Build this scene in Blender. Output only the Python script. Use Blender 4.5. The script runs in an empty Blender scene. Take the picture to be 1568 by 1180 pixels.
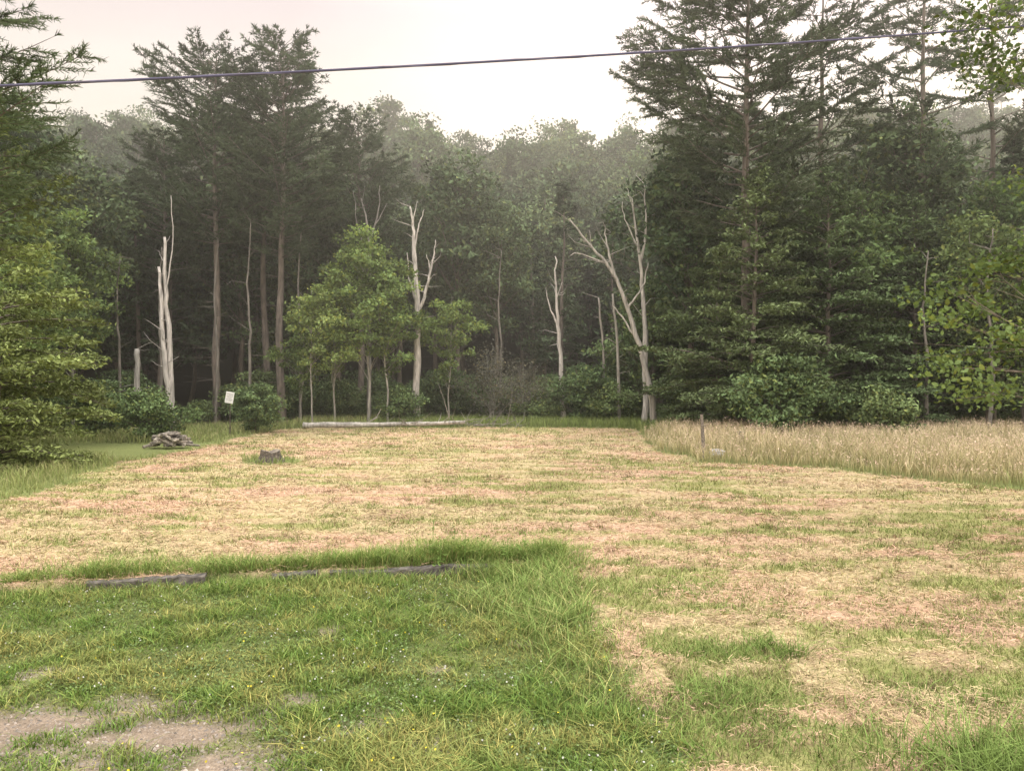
import bpy, math
import numpy as np
R = np.random.default_rng(11)

# ------------------------------------------------------------------ basics
def sm(a,b,x):
    t=np.clip((x-a)/(b-a),0,1); return t*t*(3-2*t)
_T=np.random.default_rng(5).random((256,256))
def noise(x,y):
    x=np.asarray(x,float); y=np.asarray(y,float)
    xi=np.floor(x).astype(int); yi=np.floor(y).astype(int)
    fx=x-xi; fy=y-yi; fx=fx*fx*(3-2*fx); fy=fy*fy*(3-2*fy)
    a=_T[xi%256,yi%256]; b=_T[(xi+1)%256,yi%256]; c=_T[xi%256,(yi+1)%256]; d=_T[(xi+1)%256,(yi+1)%256]
    return (a*(1-fx)+b*fx)*(1-fy)+(c*(1-fx)+d*fx)*fy
def fbm(x,y,o=3):
    s=0;w=0.5;t=0
    for i in range(o):
        s=s+w*noise(x*2**i+17.3*i,y*2**i+9.1*i); t+=w; w*=0.5
    return s/t
def nrm(v): return v/np.maximum(np.linalg.norm(v,axis=-1,keepdims=True),1e-9)

class Geo:
    def __init__(s): s.V=[];s.C=[];s.F=[];s.n=0
    def add(s,V,faces,mat,col):
        V=np.asarray(V,float).reshape(-1,3); col=np.asarray(col,float)
        if col.ndim==1: col=np.repeat(col[None],len(V),0)
        for f in faces: s.F.append((np.asarray(f)+s.n,mat))
        s.V.append(V); s.C.append(col); s.n+=len(V)
    def mesh(s,name,mats,smooth=()):
        V=np.concatenate(s.V); C=np.concatenate(s.C)
        me=bpy.data.meshes.new(name)
        me.vertices.add(len(V)); me.vertices.foreach_set('co',V.astype(np.float32).ravel())
        idx=np.concatenate([f.ravel() for f,m in s.F]).astype(np.int32)
        tot=np.concatenate([np.full(len(f),f.shape[1]) for f,m in s.F]).astype(np.int32)
        mi=np.concatenate([np.full(len(f),m) for f,m in s.F]).astype(np.int32)
        st=np.concatenate([[0],np.cumsum(tot)[:-1]]).astype(np.int32)
        me.loops.add(len(idx)); me.loops.foreach_set('vertex_index',idx)
        me.polygons.add(len(tot)); me.polygons.foreach_set('loop_start',st)
        me.polygons.foreach_set('loop_total',tot)
        me.polygons.foreach_set('material_index',mi)
        me.polygons.foreach_set('use_smooth',np.isin(mi,list(smooth)))
        at=me.attributes.new('Col','FLOAT_COLOR','POINT')
        at.data.foreach_set('color',np.concatenate([np.clip(C,0,1),np.ones((len(C),1))],1).astype(np.float32).ravel())
        for m in mats: me.materials.append(m)
        me.update(calc_edges=True)
        return me
def obj(name,me,loc=(0,0,0),rz=0,sc=1,link=True):
    o=bpy.data.objects.new(name,me); o.location=loc; o.rotation_euler=(0,0,rz)
    o.scale=(sc,sc,sc) if np.isscalar(sc) else sc
    if link: bpy.context.scene.collection.objects.link(o)
    return o

def sticks(g,P0,P1,r0,r1,mat,col,sides=4):
    P0=np.asarray(P0,float).reshape(-1,3);P1=np.asarray(P1,float).reshape(-1,3);n=len(P0)
    r0=np.broadcast_to(r0,(n,));r1=np.broadcast_to(r1,(n,))
    d=nrm(P1-P0); ref=np.where(np.abs(d[:,2:3])>0.9,[[1.,0,0]],[[0,0,1.]])
    a=nrm(np.cross(d,ref)); b=np.cross(d,a)
    th=np.arange(sides)*2*math.pi/sides
    ring=a[:,None]*np.cos(th)[None,:,None]+b[:,None]*np.sin(th)[None,:,None]
    V=np.stack([P0[:,None]+ring*r0[:,None,None],P1[:,None]+ring*r1[:,None,None]],1).reshape(-1,3)
    base=(np.arange(n)*2*sides)[:,None]
    f=[]
    for i in range(sides):
        j=(i+1)%sides
        f.append(base+np.array([[i,j,sides+j,sides+i]]))
    c=np.asarray(col,float)
    if c.ndim==2: c=np.repeat(c,2*sides,0)
    g.add(V,[np.concatenate(f)],mat,c)
def tube(g,pts,rad,mat,col,sides=8,rough=0.0,cap=True):
    pts=np.asarray(pts,float);n=len(pts);rad=np.broadcast_to(rad,(n,))
    d=nrm(np.gradient(pts,axis=0))
    ref=np.array([1.,0,0]) if abs(d[0][2])>0.7 else np.array([0,0,1.])
    a=nrm(np.cross(d,ref)); b=np.cross(d,a)
    th=np.arange(sides)*2*math.pi/sides
    rr=rad[:,None]*(1+rough*(R.random((n,sides))-.5)*2)
    V=pts[:,None]+(a[:,None]*np.cos(th)[None,:,None]+b[:,None]*np.sin(th)[None,:,None])*rr[...,None]
    i=np.arange(n-1)[:,None]*sides; j=np.arange(sides)[None]; k=(j+1)%sides
    F=np.stack([i+j,i+k,i+sides+k,i+sides+j],-1).reshape(-1,4)
    fs=[F]
    if cap: fs+= [np.arange(sides)[None]+(n-1)*sides, np.arange(sides)[::-1][None]]
    g.add(V.reshape(-1,3),fs,mat,col)
def smooth_path(pts,m=5):
    pts=np.asarray(pts,float); t=np.arange(len(pts)); tt=np.linspace(0,len(pts)-1,(len(pts)-1)*m+1)
    out=[]
    for s in tt:
        i=min(int(s),len(pts)-2);f=s-i
        p0=pts[max(i-1,0)];p1=pts[i];p2=pts[i+1];p3=pts[min(i+2,len(pts)-1)]
        out.append(0.5*((2*p1)+(-p0+p2)*f+(2*p0-5*p1+4*p2-p3)*f*f+(-p0+3*p1-3*p2+p3)*f**3))
    return np.array(out)
def leaves(g,C,size,mat,col,up=0.8,aspect=0.6,six=False):
    n=len(C); size=np.broadcast_to(size,(n,))[:,None]
    nn=nrm(R.normal(size=(n,3))+[0,0,up]); t=nrm(np.cross(nn,R.normal(size=(n,3)))); b=np.cross(nn,t)
    f=nn*size*0.18
    if six:
        V=np.stack([C-t*size,C-t*size*.3+b*size*aspect+f,C+t*size*.35+b*size*aspect*.9+f,C+t*size,C+t*size*.35-b*size*aspect*.9+f,C-t*size*.3-b*size*aspect+f],1); k=6
    else:
        V=np.stack([C-t*size,C+b*size*aspect+f,C+t*size,C-b*size*aspect+f],1);k=4
    F=np.arange(n*k).reshape(n,k)
    g.add(V.reshape(-1,3),[F],mat,np.repeat(col,k,0))
def needles(g,P,D,length,width,k,mat,col):
    n=len(P)
    P=np.repeat(P,k,0);D=np.repeat(D,k,0)
    d=nrm(D+R.normal(size=(n*k,3))*0.55)
    L=length*(0.6+0.7*R.random(n*k))[:,None]
    s=nrm(np.cross(d,R.normal(size=(n*k,3))))*width
    V=np.stack([P-s*.5,P+s*.5,P+d*L*.6+s*.8,P+d*L],1)
    V[:,3,2]-=0.05*length
    F=np.arange(n*k*4).reshape(-1,4)
    g.add(V.reshape(-1,3),[F],mat,np.repeat(np.repeat(col,k,0)*(0.8+.4*R.random((n*k,1))),4,0))

# ------------------------------------------------------------------ materials
def newmat(name):
    m=bpy.data.materials.new(name); m.use_nodes=True; nt=m.node_tree; nt.nodes.clear()
    return m,nt,nt.nodes.new('ShaderNodeOutputMaterial')
def foliage_mat(name,trans=0.35,var=0.25):
    m,nt,out=newmat(name); N=nt.nodes; L=nt.links
    at=N.new('ShaderNodeAttribute'); at.attribute_name='Col'
    col=at.outputs['Color']
    if var:
        oi=N.new('ShaderNodeObjectInfo')
        mr=N.new('ShaderNodeMapRange'); L.new(oi.outputs['Random'],mr.inputs['Value']); mr.inputs['To Min'].default_value=1-var; mr.inputs['To Max'].default_value=1+var
        mh=N.new('ShaderNodeMapRange'); L.new(oi.outputs['Random'],mh.inputs['Value']); mh.inputs['To Min'].default_value=0.515; mh.inputs['To Max'].default_value=0.485
        hs=N.new('ShaderNodeHueSaturation'); L.new(col,hs.inputs['Color']); L.new(mr.outputs[0],hs.inputs['Value']); L.new(mh.outputs[0],hs.inputs['Hue'])
        col=hs.outputs[0]
    d=N.new('ShaderNodeBsdfDiffuse'); L.new(col,d.inputs['Color'])
    if trans<=0: L.new(d.outputs[0],out.inputs[0]); return m
    t=N.new('ShaderNodeBsdfTranslucent')
    mx=N.new('ShaderNodeMix');mx.data_type='RGBA';mx.blend_type='MULTIPLY';mx.inputs[0].default_value=1
    L.new(col,mx.inputs[6]);mx.inputs[7].default_value=(1.0,1.0,0.6,1);L.new(mx.outputs[2],t.inputs['Color'])
    ms=N.new('ShaderNodeMixShader');ms.inputs[0].default_value=trans;L.new(d.outputs[0],ms.inputs[1]);L.new(t.outputs[0],ms.inputs[2]);L.new(ms.outputs[0],out.inputs[0])
    return m
def bark_mat(name,scale=6,bump=0.4,contrast=(0.55,1.35),stretch=0.2):
    m,nt,out=newmat(name); N=nt.nodes; L=nt.links
    at=N.new('ShaderNodeAttribute'); at.attribute_name='Col'
    tc=N.new('ShaderNodeTexCoord');mp=N.new('ShaderNodeMapping');mp.inputs['Scale'].default_value=(1,1,stretch);L.new(tc.outputs['Object'],mp.inputs['Vector'])
    no=N.new('ShaderNodeTexNoise');no.inputs['Scale'].default_value=scale;no.inputs['Detail'].default_value=6;L.new(mp.outputs[0],no.inputs['Vector'])
    mr=N.new('ShaderNodeMapRange');L.new(no.outputs['Fac'],mr.inputs['Value']);mr.inputs['From Min'].default_value=.3;mr.inputs['From Max'].default_value=.7;mr.inputs['To Min'].default_value=contrast[0];mr.inputs['To Max'].default_value=contrast[1]
    hs=N.new('ShaderNodeHueSaturation');L.new(at.outputs['Color'],hs.inputs['Color']);L.new(mr.outputs[0],hs.inputs['Value'])
    p=N.new('ShaderNodeBsdfPrincipled');p.inputs['Roughness'].default_value=.9;L.new(hs.outputs[0],p.inputs['Base Color'])
    b=N.new('ShaderNodeBump');b.inputs['Strength'].default_value=bump;b.inputs['Distance'].default_value=.05;L.new(no.outputs['Fac'],b.inputs['Height']);L.new(b.outputs[0],p.inputs['Normal'])
    L.new(p.outputs[0],out.inputs[0]); return m
M_LEAF=foliage_mat('broadleaf_foliage',0.25,.2); M_FOR=foliage_mat('forest_foliage',0,.3); M_NEED=foliage_mat('conifer_needles',0,0.12); M_GRASS=foliage_mat('grass_blades',0,0.0); M_HAY=M_GRASS
M_BARK=bark_mat('bark'); M_DEAD=bark_mat('weathered_dead_wood',8,0.5,(0.5,1.3),0.15)
M_WOOD=bark_mat('cut_timber',12,0.6,(0.45,1.4),1.0); M_CABLE=bark_mat('cable_jacket',20,0.1,(0.9,1.1),1); M_PAINT=bark_mat('painted_board',9,0.1,(0.85,1.1),1); M_STONE=bark_mat('stone',5,0.6,(0.7,1.2),1)

# ------------------------------------------------------------------ terrain description
def timber_y(x): return 13+(x+0.25)*0.2
def lawn_edge_x(y): return np.interp(y,[4,6,8,9.8,12,13.5],[1.6,1.35,1.15,1.0,0.75,0.55])
def forest_edge(x): return np.interp(x,[-90,-45,-30,-23,-10,8,12,40,90],[34,40,48,57,64,62,52,50,44])
def terrain(x,y):
    x=np.asarray(x,float);y=np.asarray(y,float)
    hx=sm(70,160,y)*(31+5*(noise(x/38+3,y*0+4)-.5)+2.5*np.clip(np.abs(x)/60-0.3,0,1.5))
    z=hx+sm(170,500,y)*6
    z=z+0.14*(fbm(x/6,y/6)-.5)+0.05*(fbm(x/1.1+5,y/0.8)-.5)*sm(80,60,y)
    z=z-0.12*sm(0.05,-0.15,y-timber_y(x))*sm(1.0,0.0,x)*sm(-30,-12,x)
    return z
def lawn_mask(x,y):
    return sm(0.15,-0.15,y-timber_y(x)-.5*(fbm(x*1.1,y*0+3)-.5))*sm(0.25,-0.25,x-lawn_edge_x(y)-0.8*(fbm(y*1.3,x*.8+2)-.5))
def field_mask(x,y):
    l=np.interp(y,[4,10,19.5,29,38,53,56],[-30,-16,-12.6,-14.6,-15,-15.5,-12])
    r=np.interp(y,[4,21,22,24.2,28,30,35,53,56],[30,22,14.5,12.8,11.8,7.2,6.6,8.6,6])
    w=1.2*(noise(x/1.5,y/1.5)-.5)
    m=sm(-.4,.4,x-l+w)*sm(-.4,.4,r-x+w)*sm(55,53.5,y+w)
    st=np.hypot(x+9.5,(y-30.4)*.8)
    m=m*sm(0.9,1.6,st+.6*w)
    return m*(1-lawn_mask(x,y))
WR=np.array([[1.35,7.4],[1.2,8.4],[1.3,9.7],[2.4,9.9],[3.3,9.6],[3.25,8.3],[3.1,7.7],[3.6,6.9],[3.5,6.3]])
def windrow(x,y):
    d=np.full(np.shape(x),9.)
    x=x+.3*(noise(x*1.5,y*1.5+7)-.5);y=y+.4*(noise(x*1.3+9,y*1.3)-.5)
    for a,b in zip(WR[:-1],WR[1:]):
        ab=b-a;t=np.clip(((x-a[0])*ab[0]+(y-a[1])*ab[1])/(ab@ab),0,1)
        d=np.minimum(d,np.hypot(x-a[0]-t*ab[0],y-a[1]-t*ab[1]))
    return sm(0.36,0.12,d+0.35*(fbm(x*4,y*4)-.5))
def hay(x,y):
    yy=y+0.10*x+2.4*noise(x/9,y/9)
    s=0.5+0.5*np.sin(2*math.pi*yy/1.25)
    n=fbm(x/1.4,yy/0.5); n2=fbm(x/5+3,y/4+1,2); n3=fbm(x*2.4,y*4.4)
    far=sm(12,20,y)
    h=0.68+(.12+.24*far)*(s-.5)+(1.6+.7*far)*(n-.5)+1.1*(n2-.5)+(1.6-.6*far)*(n3-.5)
    h=h-sm(15,11,y)*sm(0,1.5,x)*0.34
    h=h-0.26*sm(5,10,x)*sm(20,15,y)
    h=h+0.12*sm(24,15,y)*sm(2,-4,x)
    h=np.clip(h,0,1); h=sm(.12,.88,h)
    return np.maximum(h,windrow(x,y))*field_mask(x,y)
def gravel(x,y):
    c=sm(7.9,6.6,y+0.35*(x+3.4)*0.3+2.0*(fbm(x/1.0,y/.7)-.5))*sm(-1.1,-2.2,x+1.2*(noise(x,y)-.5))
    c=c*(.45+.55*sm(.35,.55,fbm(x*1.7+8,y*2.2)))
    b=0
    for cx,cy,r in [(-2.35,9.75,.28),(-3.6,7.5,.5),(-.7,6.75,.3),(-4.6,7.1,.5),(-5.2,8.4,.3),(-.9,8.3,.22),(.2,9.3,.18)]:
        b=np.maximum(b,sm(r*1.5,r*.3,np.hypot(x-cx,(y-cy)*1.6)+.35*(noise(x*4,y*4)-.5)))
    return np.clip(np.maximum(c,b*.7),0,1)*lawn_mask(x,y)
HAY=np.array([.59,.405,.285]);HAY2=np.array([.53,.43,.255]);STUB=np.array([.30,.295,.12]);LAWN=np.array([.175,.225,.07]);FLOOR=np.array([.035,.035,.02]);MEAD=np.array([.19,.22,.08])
GRV=np.array([.27,.215,.165])
def mixc(a,b,t): return a*(1-t[...,None])+b*t[...,None]
def ground_color(x,y):
    h=hay(x,y);fm=field_mask(x,y);lm=lawn_mask(x,y)
    hc=mixc(HAY,HAY2,sm(.35,.65,fbm(x/3,y/2)))
    c=np.broadcast_to(MEAD,x.shape+(3,))*(0.8+.4*fbm(x/3,y/3))[...,None]
    c=mixc(c,STUB*(0.85+.3*noise(x,y))[...,None],fm)
    c=mixc(c,LAWN*[.72,.66,.75]*(0.6+.7*fbm(x*2,y*2))[...,None],lm)
    c=mixc(c,hc,h)
    c=mixc(c,GRV*(0.7+.6*fbm(x*3,y*3))[...,None],gravel(x,y))
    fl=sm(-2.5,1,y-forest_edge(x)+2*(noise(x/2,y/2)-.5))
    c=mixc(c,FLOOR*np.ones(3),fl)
    return c

# ------------------------------------------------------------------ ground sheet
def axis(lo,d0,d1,step,hi,g):
    c=list(np.arange(d0,d1,step)); s=step
    while c[-1]<hi: s*=g; c.append(c[-1]+s)
    s=step
    while c[0]>lo: s*=g; c.insert(0,c[0]-s)
    return np.array(c)
xs=axis(-700,-11,11,.09,700,1.035)
ya=np.concatenate([np.arange(5,15,.07),np.arange(15,30,.12),np.arange(30,62,.22)])
ys=[*ya]; s=.25
while ys[-1]<900: s*=1.08; ys.append(ys[-1]+s)
s=.1
while ys[0]>-150: s*=1.15; ys.insert(0,ys[0]-s)
ys=np.array(ys)
X,Y=np.meshgrid(xs,ys)
Z=terrain(X,Y)+0.05*hay(X,Y)*sm(60,40,Y)*fbm(X*3,Y*4)
g=Geo(); nx=len(xs);ny=len(ys)
i=np.arange(ny-1)[:,None]*nx;j=np.arange(nx-1)[None]
F=np.stack([i+j,i+j+1,i+nx+j+1,i+nx+j],-1).reshape(-1,4)
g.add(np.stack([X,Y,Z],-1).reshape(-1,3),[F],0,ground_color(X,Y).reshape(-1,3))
m,nt,out=newmat('ground_grass_and_hay');N=nt.nodes;L=nt.links
at=N.new('ShaderNodeAttribute');at.attribute_name='Col';geo=N.new('ShaderNodeNewGeometry')
n1=N.new('ShaderNodeTexNoise');n1.inputs['Scale'].default_value=14;n1.inputs['Detail'].default_value=8;n1.inputs['Roughness'].default_value=.7;L.new(geo.outputs['Position'],n1.inputs['Vector'])
n2=N.new('ShaderNodeTexNoise');n2.inputs['Scale'].default_value=60;n2.inputs['Detail'].default_value=4;L.new(geo.outputs['Position'],n2.inputs['Vector'])
ad=N.new('ShaderNodeMath');ad.operation='ADD';L.new(n1.outputs[0],ad.inputs[0]);L.new(n2.outputs[0],ad.inputs[1])
mr=N.new('ShaderNodeMapRange');L.new(ad.outputs[0],mr.inputs['Value']);mr.inputs['From Min'].default_value=.7;mr.inputs['From Max'].default_value=1.3;mr.inputs['To Min'].default_value=.5;mr.inputs['To Max'].default_value=1.3
hs=N.new('ShaderNodeHueSaturation');L.new(at.outputs['Color'],hs.inputs['Color']);L.new(mr.outputs[0],hs.inputs['Value'])
p=N.new('ShaderNodeBsdfPrincipled');p.inputs['Roughness'].default_value=1;p.inputs['Specular IOR Level'].default_value=.1;L.new(hs.outputs[0],p.inputs['Base Color'])
b=N.new('ShaderNodeBump');b.inputs['Strength'].default_value=.7;b.inputs['Distance'].default_value=.04;L.new(ad.outputs[0],b.inputs['Height']);L.new(b.outputs[0],p.inputs['Normal']);L.new(p.outputs[0],out.inputs[0])
obj('ground',g.mesh('ground',[m],smooth=(0,)))

# ------------------------------------------------------------------ grass
def samp(n,y0,y1,a=1.2,k=.72,mg=1.5):
    a=a+.001
    u=R.random(n);e=1-a;y=(y0**e+u*(y1**e-y0**e))**(1/e)
    x=(R.random(n)*2-1)*(k*y+mg); return x,y
def blades(g,x,y,h,w,col,lean=.35,tipc=None,z=None):
    n=len(x);
    if n==0:return
    z=terrain(x,y) if z is None else z
    P=np.stack([x,y,z-.01],1)
    az=R.random(n)*2*math.pi;s=np.stack([np.cos(az),np.sin(az),0*az],1)*np.broadcast_to(w,(n,))[:,None]*.5
    a2=R.random(n)*2*math.pi;l=(np.abs(R.normal(size=n))*lean)
    D=np.stack([np.cos(a2)*l,np.sin(a2)*l,np.ones(n)],1);h=np.broadcast_to(h,(n,))[:,None]
    mid=P+D*h*.55; tip=P+np.stack([np.cos(a2)*l*1.9,np.sin(a2)*l*1.9,np.ones(n)],1)*h
    V=np.stack([P-s,P+s,mid+s*.8,mid-s*.8,tip],1).reshape(-1,3)
    b=np.arange(n)[:,None]*5
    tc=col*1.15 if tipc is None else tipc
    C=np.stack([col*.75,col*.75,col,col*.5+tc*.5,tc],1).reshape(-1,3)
    g.add(V,[b+np.array([[0,1,2,3]]),b+np.array([[3,2,4]])],0,C)
def straws(g,x,y,l,w,col,h=.03):
    n=len(x);z=terrain(x,y)+.012+R.random(n)**1.5*h
    az=R.normal(size=n)*1.3;d=np.stack([np.cos(az),np.sin(az),R.normal(size=n)*.2],1)*l[:,None]*.5
    s=np.stack([-np.sin(az),np.cos(az),R.normal(size=n)*.5],1)*w[:,None]*.5
    P=np.stack([x,y,z],1);V=np.stack([P-d-s,P+d-s*.6,P+d+s*.6,P-d+s],1).reshape(-1,3)
    g.add(V,[np.arange(n*4).reshape(-1,4)],0,np.repeat(col,4,0))
g=Geo(); x,y=samp(230000,5,14,1.0,.7,1)
keep=(R.random(len(x))<lawn_mask(x,y))&(R.random(len(x))>gravel(x,y)*1.02); x,y=x[keep],y[keep]
pt=fbm(x*.9+3,y*1.2+9)*.6+fbm(x*3.1,y*3.7)*.4
c=mixc(LAWN*[1.28,1.16,1.2],LAWN*[.72,.9,.7],sm(.40,.60,pt))*(.55+.85*R.random((len(x),1)))
c=c*np.where(R.random((len(x),1))<.25,[[1.7,1.3,1.4]],[[1,1,1]])
hh=(.035+.05*R.random(len(x)))*(.55+1.4*sm(.35,.65,fbm(x*.9+7,y*.9)*.5+fbm(x*3.3+2,y*3.3)*.5))
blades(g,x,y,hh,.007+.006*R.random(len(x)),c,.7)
x,y=samp(60000,5,13,1.0,.7,1);k=(lawn_mask(x,y)>.5)&(fbm(x*1.3+31,y*1.5+3)>.40+.3*R.random(len(x)))&(gravel(x,y)<.3);x,y=x[k],y[k]
leaves(g,np.stack([x,y,terrain(x,y)+.02+.035*R.random(len(x))],1),.014,0,np.array([.16,.225,.09])*(.5+.8*R.random((len(x),1))),up=1.2,aspect=.9)
obj('lawn_grass',g.mesh('lawn_grass',[M_GRASS]))
g=Geo();x,y=samp(1400,5,12.5,1,.7,1);k=(lawn_mask(x,y)>.7)&(fbm(x*1.3+31,y*1.5+3)>.35+.3*R.random(len(x)))&(gravel(x,y)<.3);x,y=x[k],y[k]
P=np.stack([x,y,terrain(x,y)+.08],1)
for q in range(3): leaves(g,P,.011,0,np.full((len(P),3),.66)*[1,1,.93],up=.5,aspect=.8)
x,y=samp(160,6,12.5,1,.7,1);k=(lawn_mask(x,y)>.7);x,y=x[k],y[k];P=np.stack([x,y,terrain(x,y)+.09],1)
leaves(g,P,.013,0,np.full((len(P),3),.6)*[1,.85,.1],up=1,aspect=.9)
obj('clover_flowers',g.mesh('clover_flowers',[M_GRASS]))
g=Geo();x,y=samp(40000,5,11,1,.7,1);k=(gravel(x,y)>.3*R.random(len(x))+.15);x,y=x[k],y[k]
n=len(x);r=(.006+.016*R.random(n)**3)
c=np.array([.30,.26,.225])*(.35+1.0*R.random((n,1)))
P=np.stack([x,y,terrain(x,y)],1)
o6=np.array([[1,0,0],[0,1,0],[-1,0,0],[0,-1,0],[0,0,.7]])
V=P[:,None]+(o6[None]*(.7+.6*R.random((n,5,1))))*r[:,None,None]
b=np.arange(n)[:,None]*5
g.add(V.reshape(-1,3),[np.concatenate([b+np.array([[i,(i+1)%4,4]]) for i in range(4)])],0,np.repeat(c,5,0))
obj('gravel',g.mesh('gravel',[M_STONE]))
# mown field stubble + hay
g=Geo();x,y=samp(240000,5,57,1.15,.72,2)
hy=hay(x,y);k=(R.random(len(x))<field_mask(x,y)*(1.0-.8*hy));x,y,hy=x[k],y[k],hy[k]
lod=(y/9)**.75
c=mixc(np.array([.18,.24,.07]),np.array([.40,.36,.17]),np.clip(hy*.6+.6*R.random(len(x))+.25*sm(10,30,y),0,1))*(.6+.75*R.random((len(x),1)))
tall=np.where(y<13,1.15,.85)*(.4+1.2*fbm(x*.8,y*.8))
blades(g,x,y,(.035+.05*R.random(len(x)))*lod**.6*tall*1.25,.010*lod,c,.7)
obj('stubble_grass',g.mesh('stubble_grass',[M_HAY]))
g=Geo();x,y=samp(400000,5,57,1.25,.72,2);hy=hay(x,y);k=R.random(len(x))<hy**1.3*1.05;x,y=x[k],y[k];lod=(y/9)**.78
c=mixc(HAY,HAY2,np.clip(sm(.35,.65,fbm(x/3,y/2))+.3*(R.random(len(x))-.5),0,1))*(.45+.85*R.random((len(x),1)))
straws(g,x,y,(.04+.09*R.random(len(x)))*lod**.6,.0072*lod,c,.07)
# little heaps of raked hay
x,y=samp(1500,6,40,1.1,.7,1);k=hay(x,y)>.75;x,y=x[k],y[k];n=len(x);m_=34
xx=np.repeat(x,m_)+R.normal(size=n*m_)*.16*np.repeat((y/9)**.5,m_);yy=np.repeat(y,m_)+R.normal(size=n*m_)*.07*np.repeat((y/9)**.5,m_);ld=(yy/9)**.78
straws(g,xx,yy,(.05+.09*R.random(n*m_))*ld**.6,.0072*ld,HAY*(.3+.75*R.random((n*m_,1))),.13)
obj('cut_hay',g.mesh('cut_hay',[M_HAY]))
g=Geo();x,y=samp(7000,6,50,1.0,.7,1);k=(field_mask(x,y)>.8)&(fbm(x/2+9,y/1.5)>.44);x,y=x[k],y[k]
n=len(x);m_=14;xx=np.repeat(x,m_);yy=np.repeat(y,m_);ld=(yy/9)**.6
sp_=np.repeat(.5+R.random(n),m_)
xx=xx+R.normal(size=n*m_)*.08*ld*sp_;yy=yy+R.normal(size=n*m_)*.05*ld*sp_
green=np.repeat(R.random(n)<.55,m_)
c=np.where(green[:,None],np.array([.17,.23,.065]),np.array([.26,.19,.12]))*(.5+.8*R.random((n*m_,1)))
blades(g,xx,yy,(.05+.08*R.random(n*m_))*ld**.5,.009*ld,c,.8)
obj('grass_tufts',g.mesh('grass_tufts',[M_HAY]))
# tall border grass along timbers & lawn edge
g=Geo()
n=34000;x=-9+9.9*R.random(n)**.85;wv=.08+.42*fbm(x*.9+4,x*0+6)
off=R.normal(size=n)*wv;k=R.random(n)<(.05+1.2*fbm(x*1.6+2,off*1.5+1));x,off=x[k],off[k];off=np.where(R.random(len(off))<.66,np.abs(off)+.06,-np.abs(off)*1.2-.12);y=timber_y(x)+off
vis=((x>-2.8)&(x<-.3))|((x>-6.4)&(x<-4.8))
k=~(vis&(off<0)&(noise(x*2.2,x*0+8)>.4)&(R.random(len(x))<.7));x,y,off=x[k],y[k],off[k]
hgt=(.10+.22*R.random(len(x)))*(.2+1.7*fbm(x*1.7,y*1.2+5))*np.where(off<0,.7,1.)*(.75+.45*sm(-5,-1,x))
c=np.array([.20,.28,.08])*(.55+.8*R.random((len(x),1)))
c=c*np.where(R.random((len(x),1))<.16,[[2.0,1.35,1.9]],[[1,1,1]])
blades(g,x,y,hgt,.010,c,.5)
n=15000;t=R.random(n)**.8;y=6.8+6.9*t;wd=.25+.32*sm(8,12,y);x=lawn_edge_x(y)-.25+R.normal(size=n)*wd-.2*sm(9,13,y)
k=R.random(n)<sm(6.3,8.5,y)*sm(.3,.65,fbm(x*1.6,y*1.6));x,y=x[k],y[k]
hgt=(.08+.26*R.random(len(x)))*(.3+1.5*fbm(x*1.2+4,y*1.2))*(.6+.4*sm(7,10,y))
c=np.array([.20,.28,.085])*(.5+.9*R.random((len(x),1)))
c=c*np.where(R.random((len(x),1))<.2,[[2.0,1.4,1.9]],[[1,1,1]])
blades(g,x,y,hgt,.009,c,.6)
obj('tall_border_grass',g.mesh('tall_border_grass',[M_GRASS]))
g=Geo()
for cx,cy,r,nn,hh in [(3.7,5.9,.45,1500,.30),(3.1,8.5,.12,160,.24),(2.85,8.8,.1,120,.2),(2.0,6.8,.5,900,.13),(4.3,7.2,.5,900,.14),(1.9,7.4,.3,500,.16),(2.3,8.6,.35,600,.13),(2.6,11.2,.5,600,.13),(5.5,9.5,.6,600,.12)]:
    x=cx+R.normal(size=nn)*r;y=cy+R.normal(size=nn)*r*.6
    blades(g,x,y,hh*(.4+.9*R.random(nn)),.010,np.array([.17,.24,.07])*(.6+.8*R.random((nn,1))),.6)
obj('grass_clump',g.mesh('grass_clump',[M_GRASS]))
# meadow
g=Geo();n=330000
x=-40+90*R.random(n);y=17+50*R.random(n)
fe=forest_edge(x);k=(field_mask(x,y)<.25)&(y<fe+2.5)&(np.abs(x)<.74*y+4)
k&=R.random(n)<np.clip(28/y,.3,1)**1.0
pale=(x>5)*sm(21,25,y)*sm(50,46,y)
patch=((x<-15)&(x>-24)&(y>31)&(y<40))
k&=~patch
x,y,pale=x[k],y[k],pale[k]
nn=len(x)
right=x>4
hgt=np.where(right&(y>22),.65+.5*R.random(nn),(.22+.32*R.random(nn)))*(.5+.9*fbm(x/1.5,y/1.5))
hgt=np.where((y>53)&(np.abs(x)<16),.55+.35*R.random(nn),hgt)
edge=field_mask(x+np.where(right,-.9,.9),y-.8)
hgt=hgt*np.where((edge>.5)&(y<50),.6,1)
base=mixc(np.array([.21,.28,.085]),np.array([.44,.38,.20]),np.clip(pale*.65+.2*R.random(nn)+.6*(fbm(x/2,y/2)-.5)*(pale+.3)+.25*(x<-10)*R.random(nn),0,1))*(.65+.6*R.random((nn,1)))
tip=np.where(((R.random(nn)<.82)&(pale>.3))[:,None],np.array([.74,.58,.41])*(.65+.55*R.random((nn,1))),base*1.1)
tip=np.where(((R.random(nn)<.3)&(x<-10))[:,None],np.array([.48,.41,.24]),tip)
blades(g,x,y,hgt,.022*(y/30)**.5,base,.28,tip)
k=(pale>.5)&(R.random(nn)<.3);P=np.stack([x[k],y[k],terrain(x[k],y[k])+hgt[k]*.95],1)
leaves(g,P,.035+.03*R.random(len(P)),0,np.array([.68,.52,.40])*(.7+.5*R.random((len(P),1))),up=0,aspect=.3)
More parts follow.
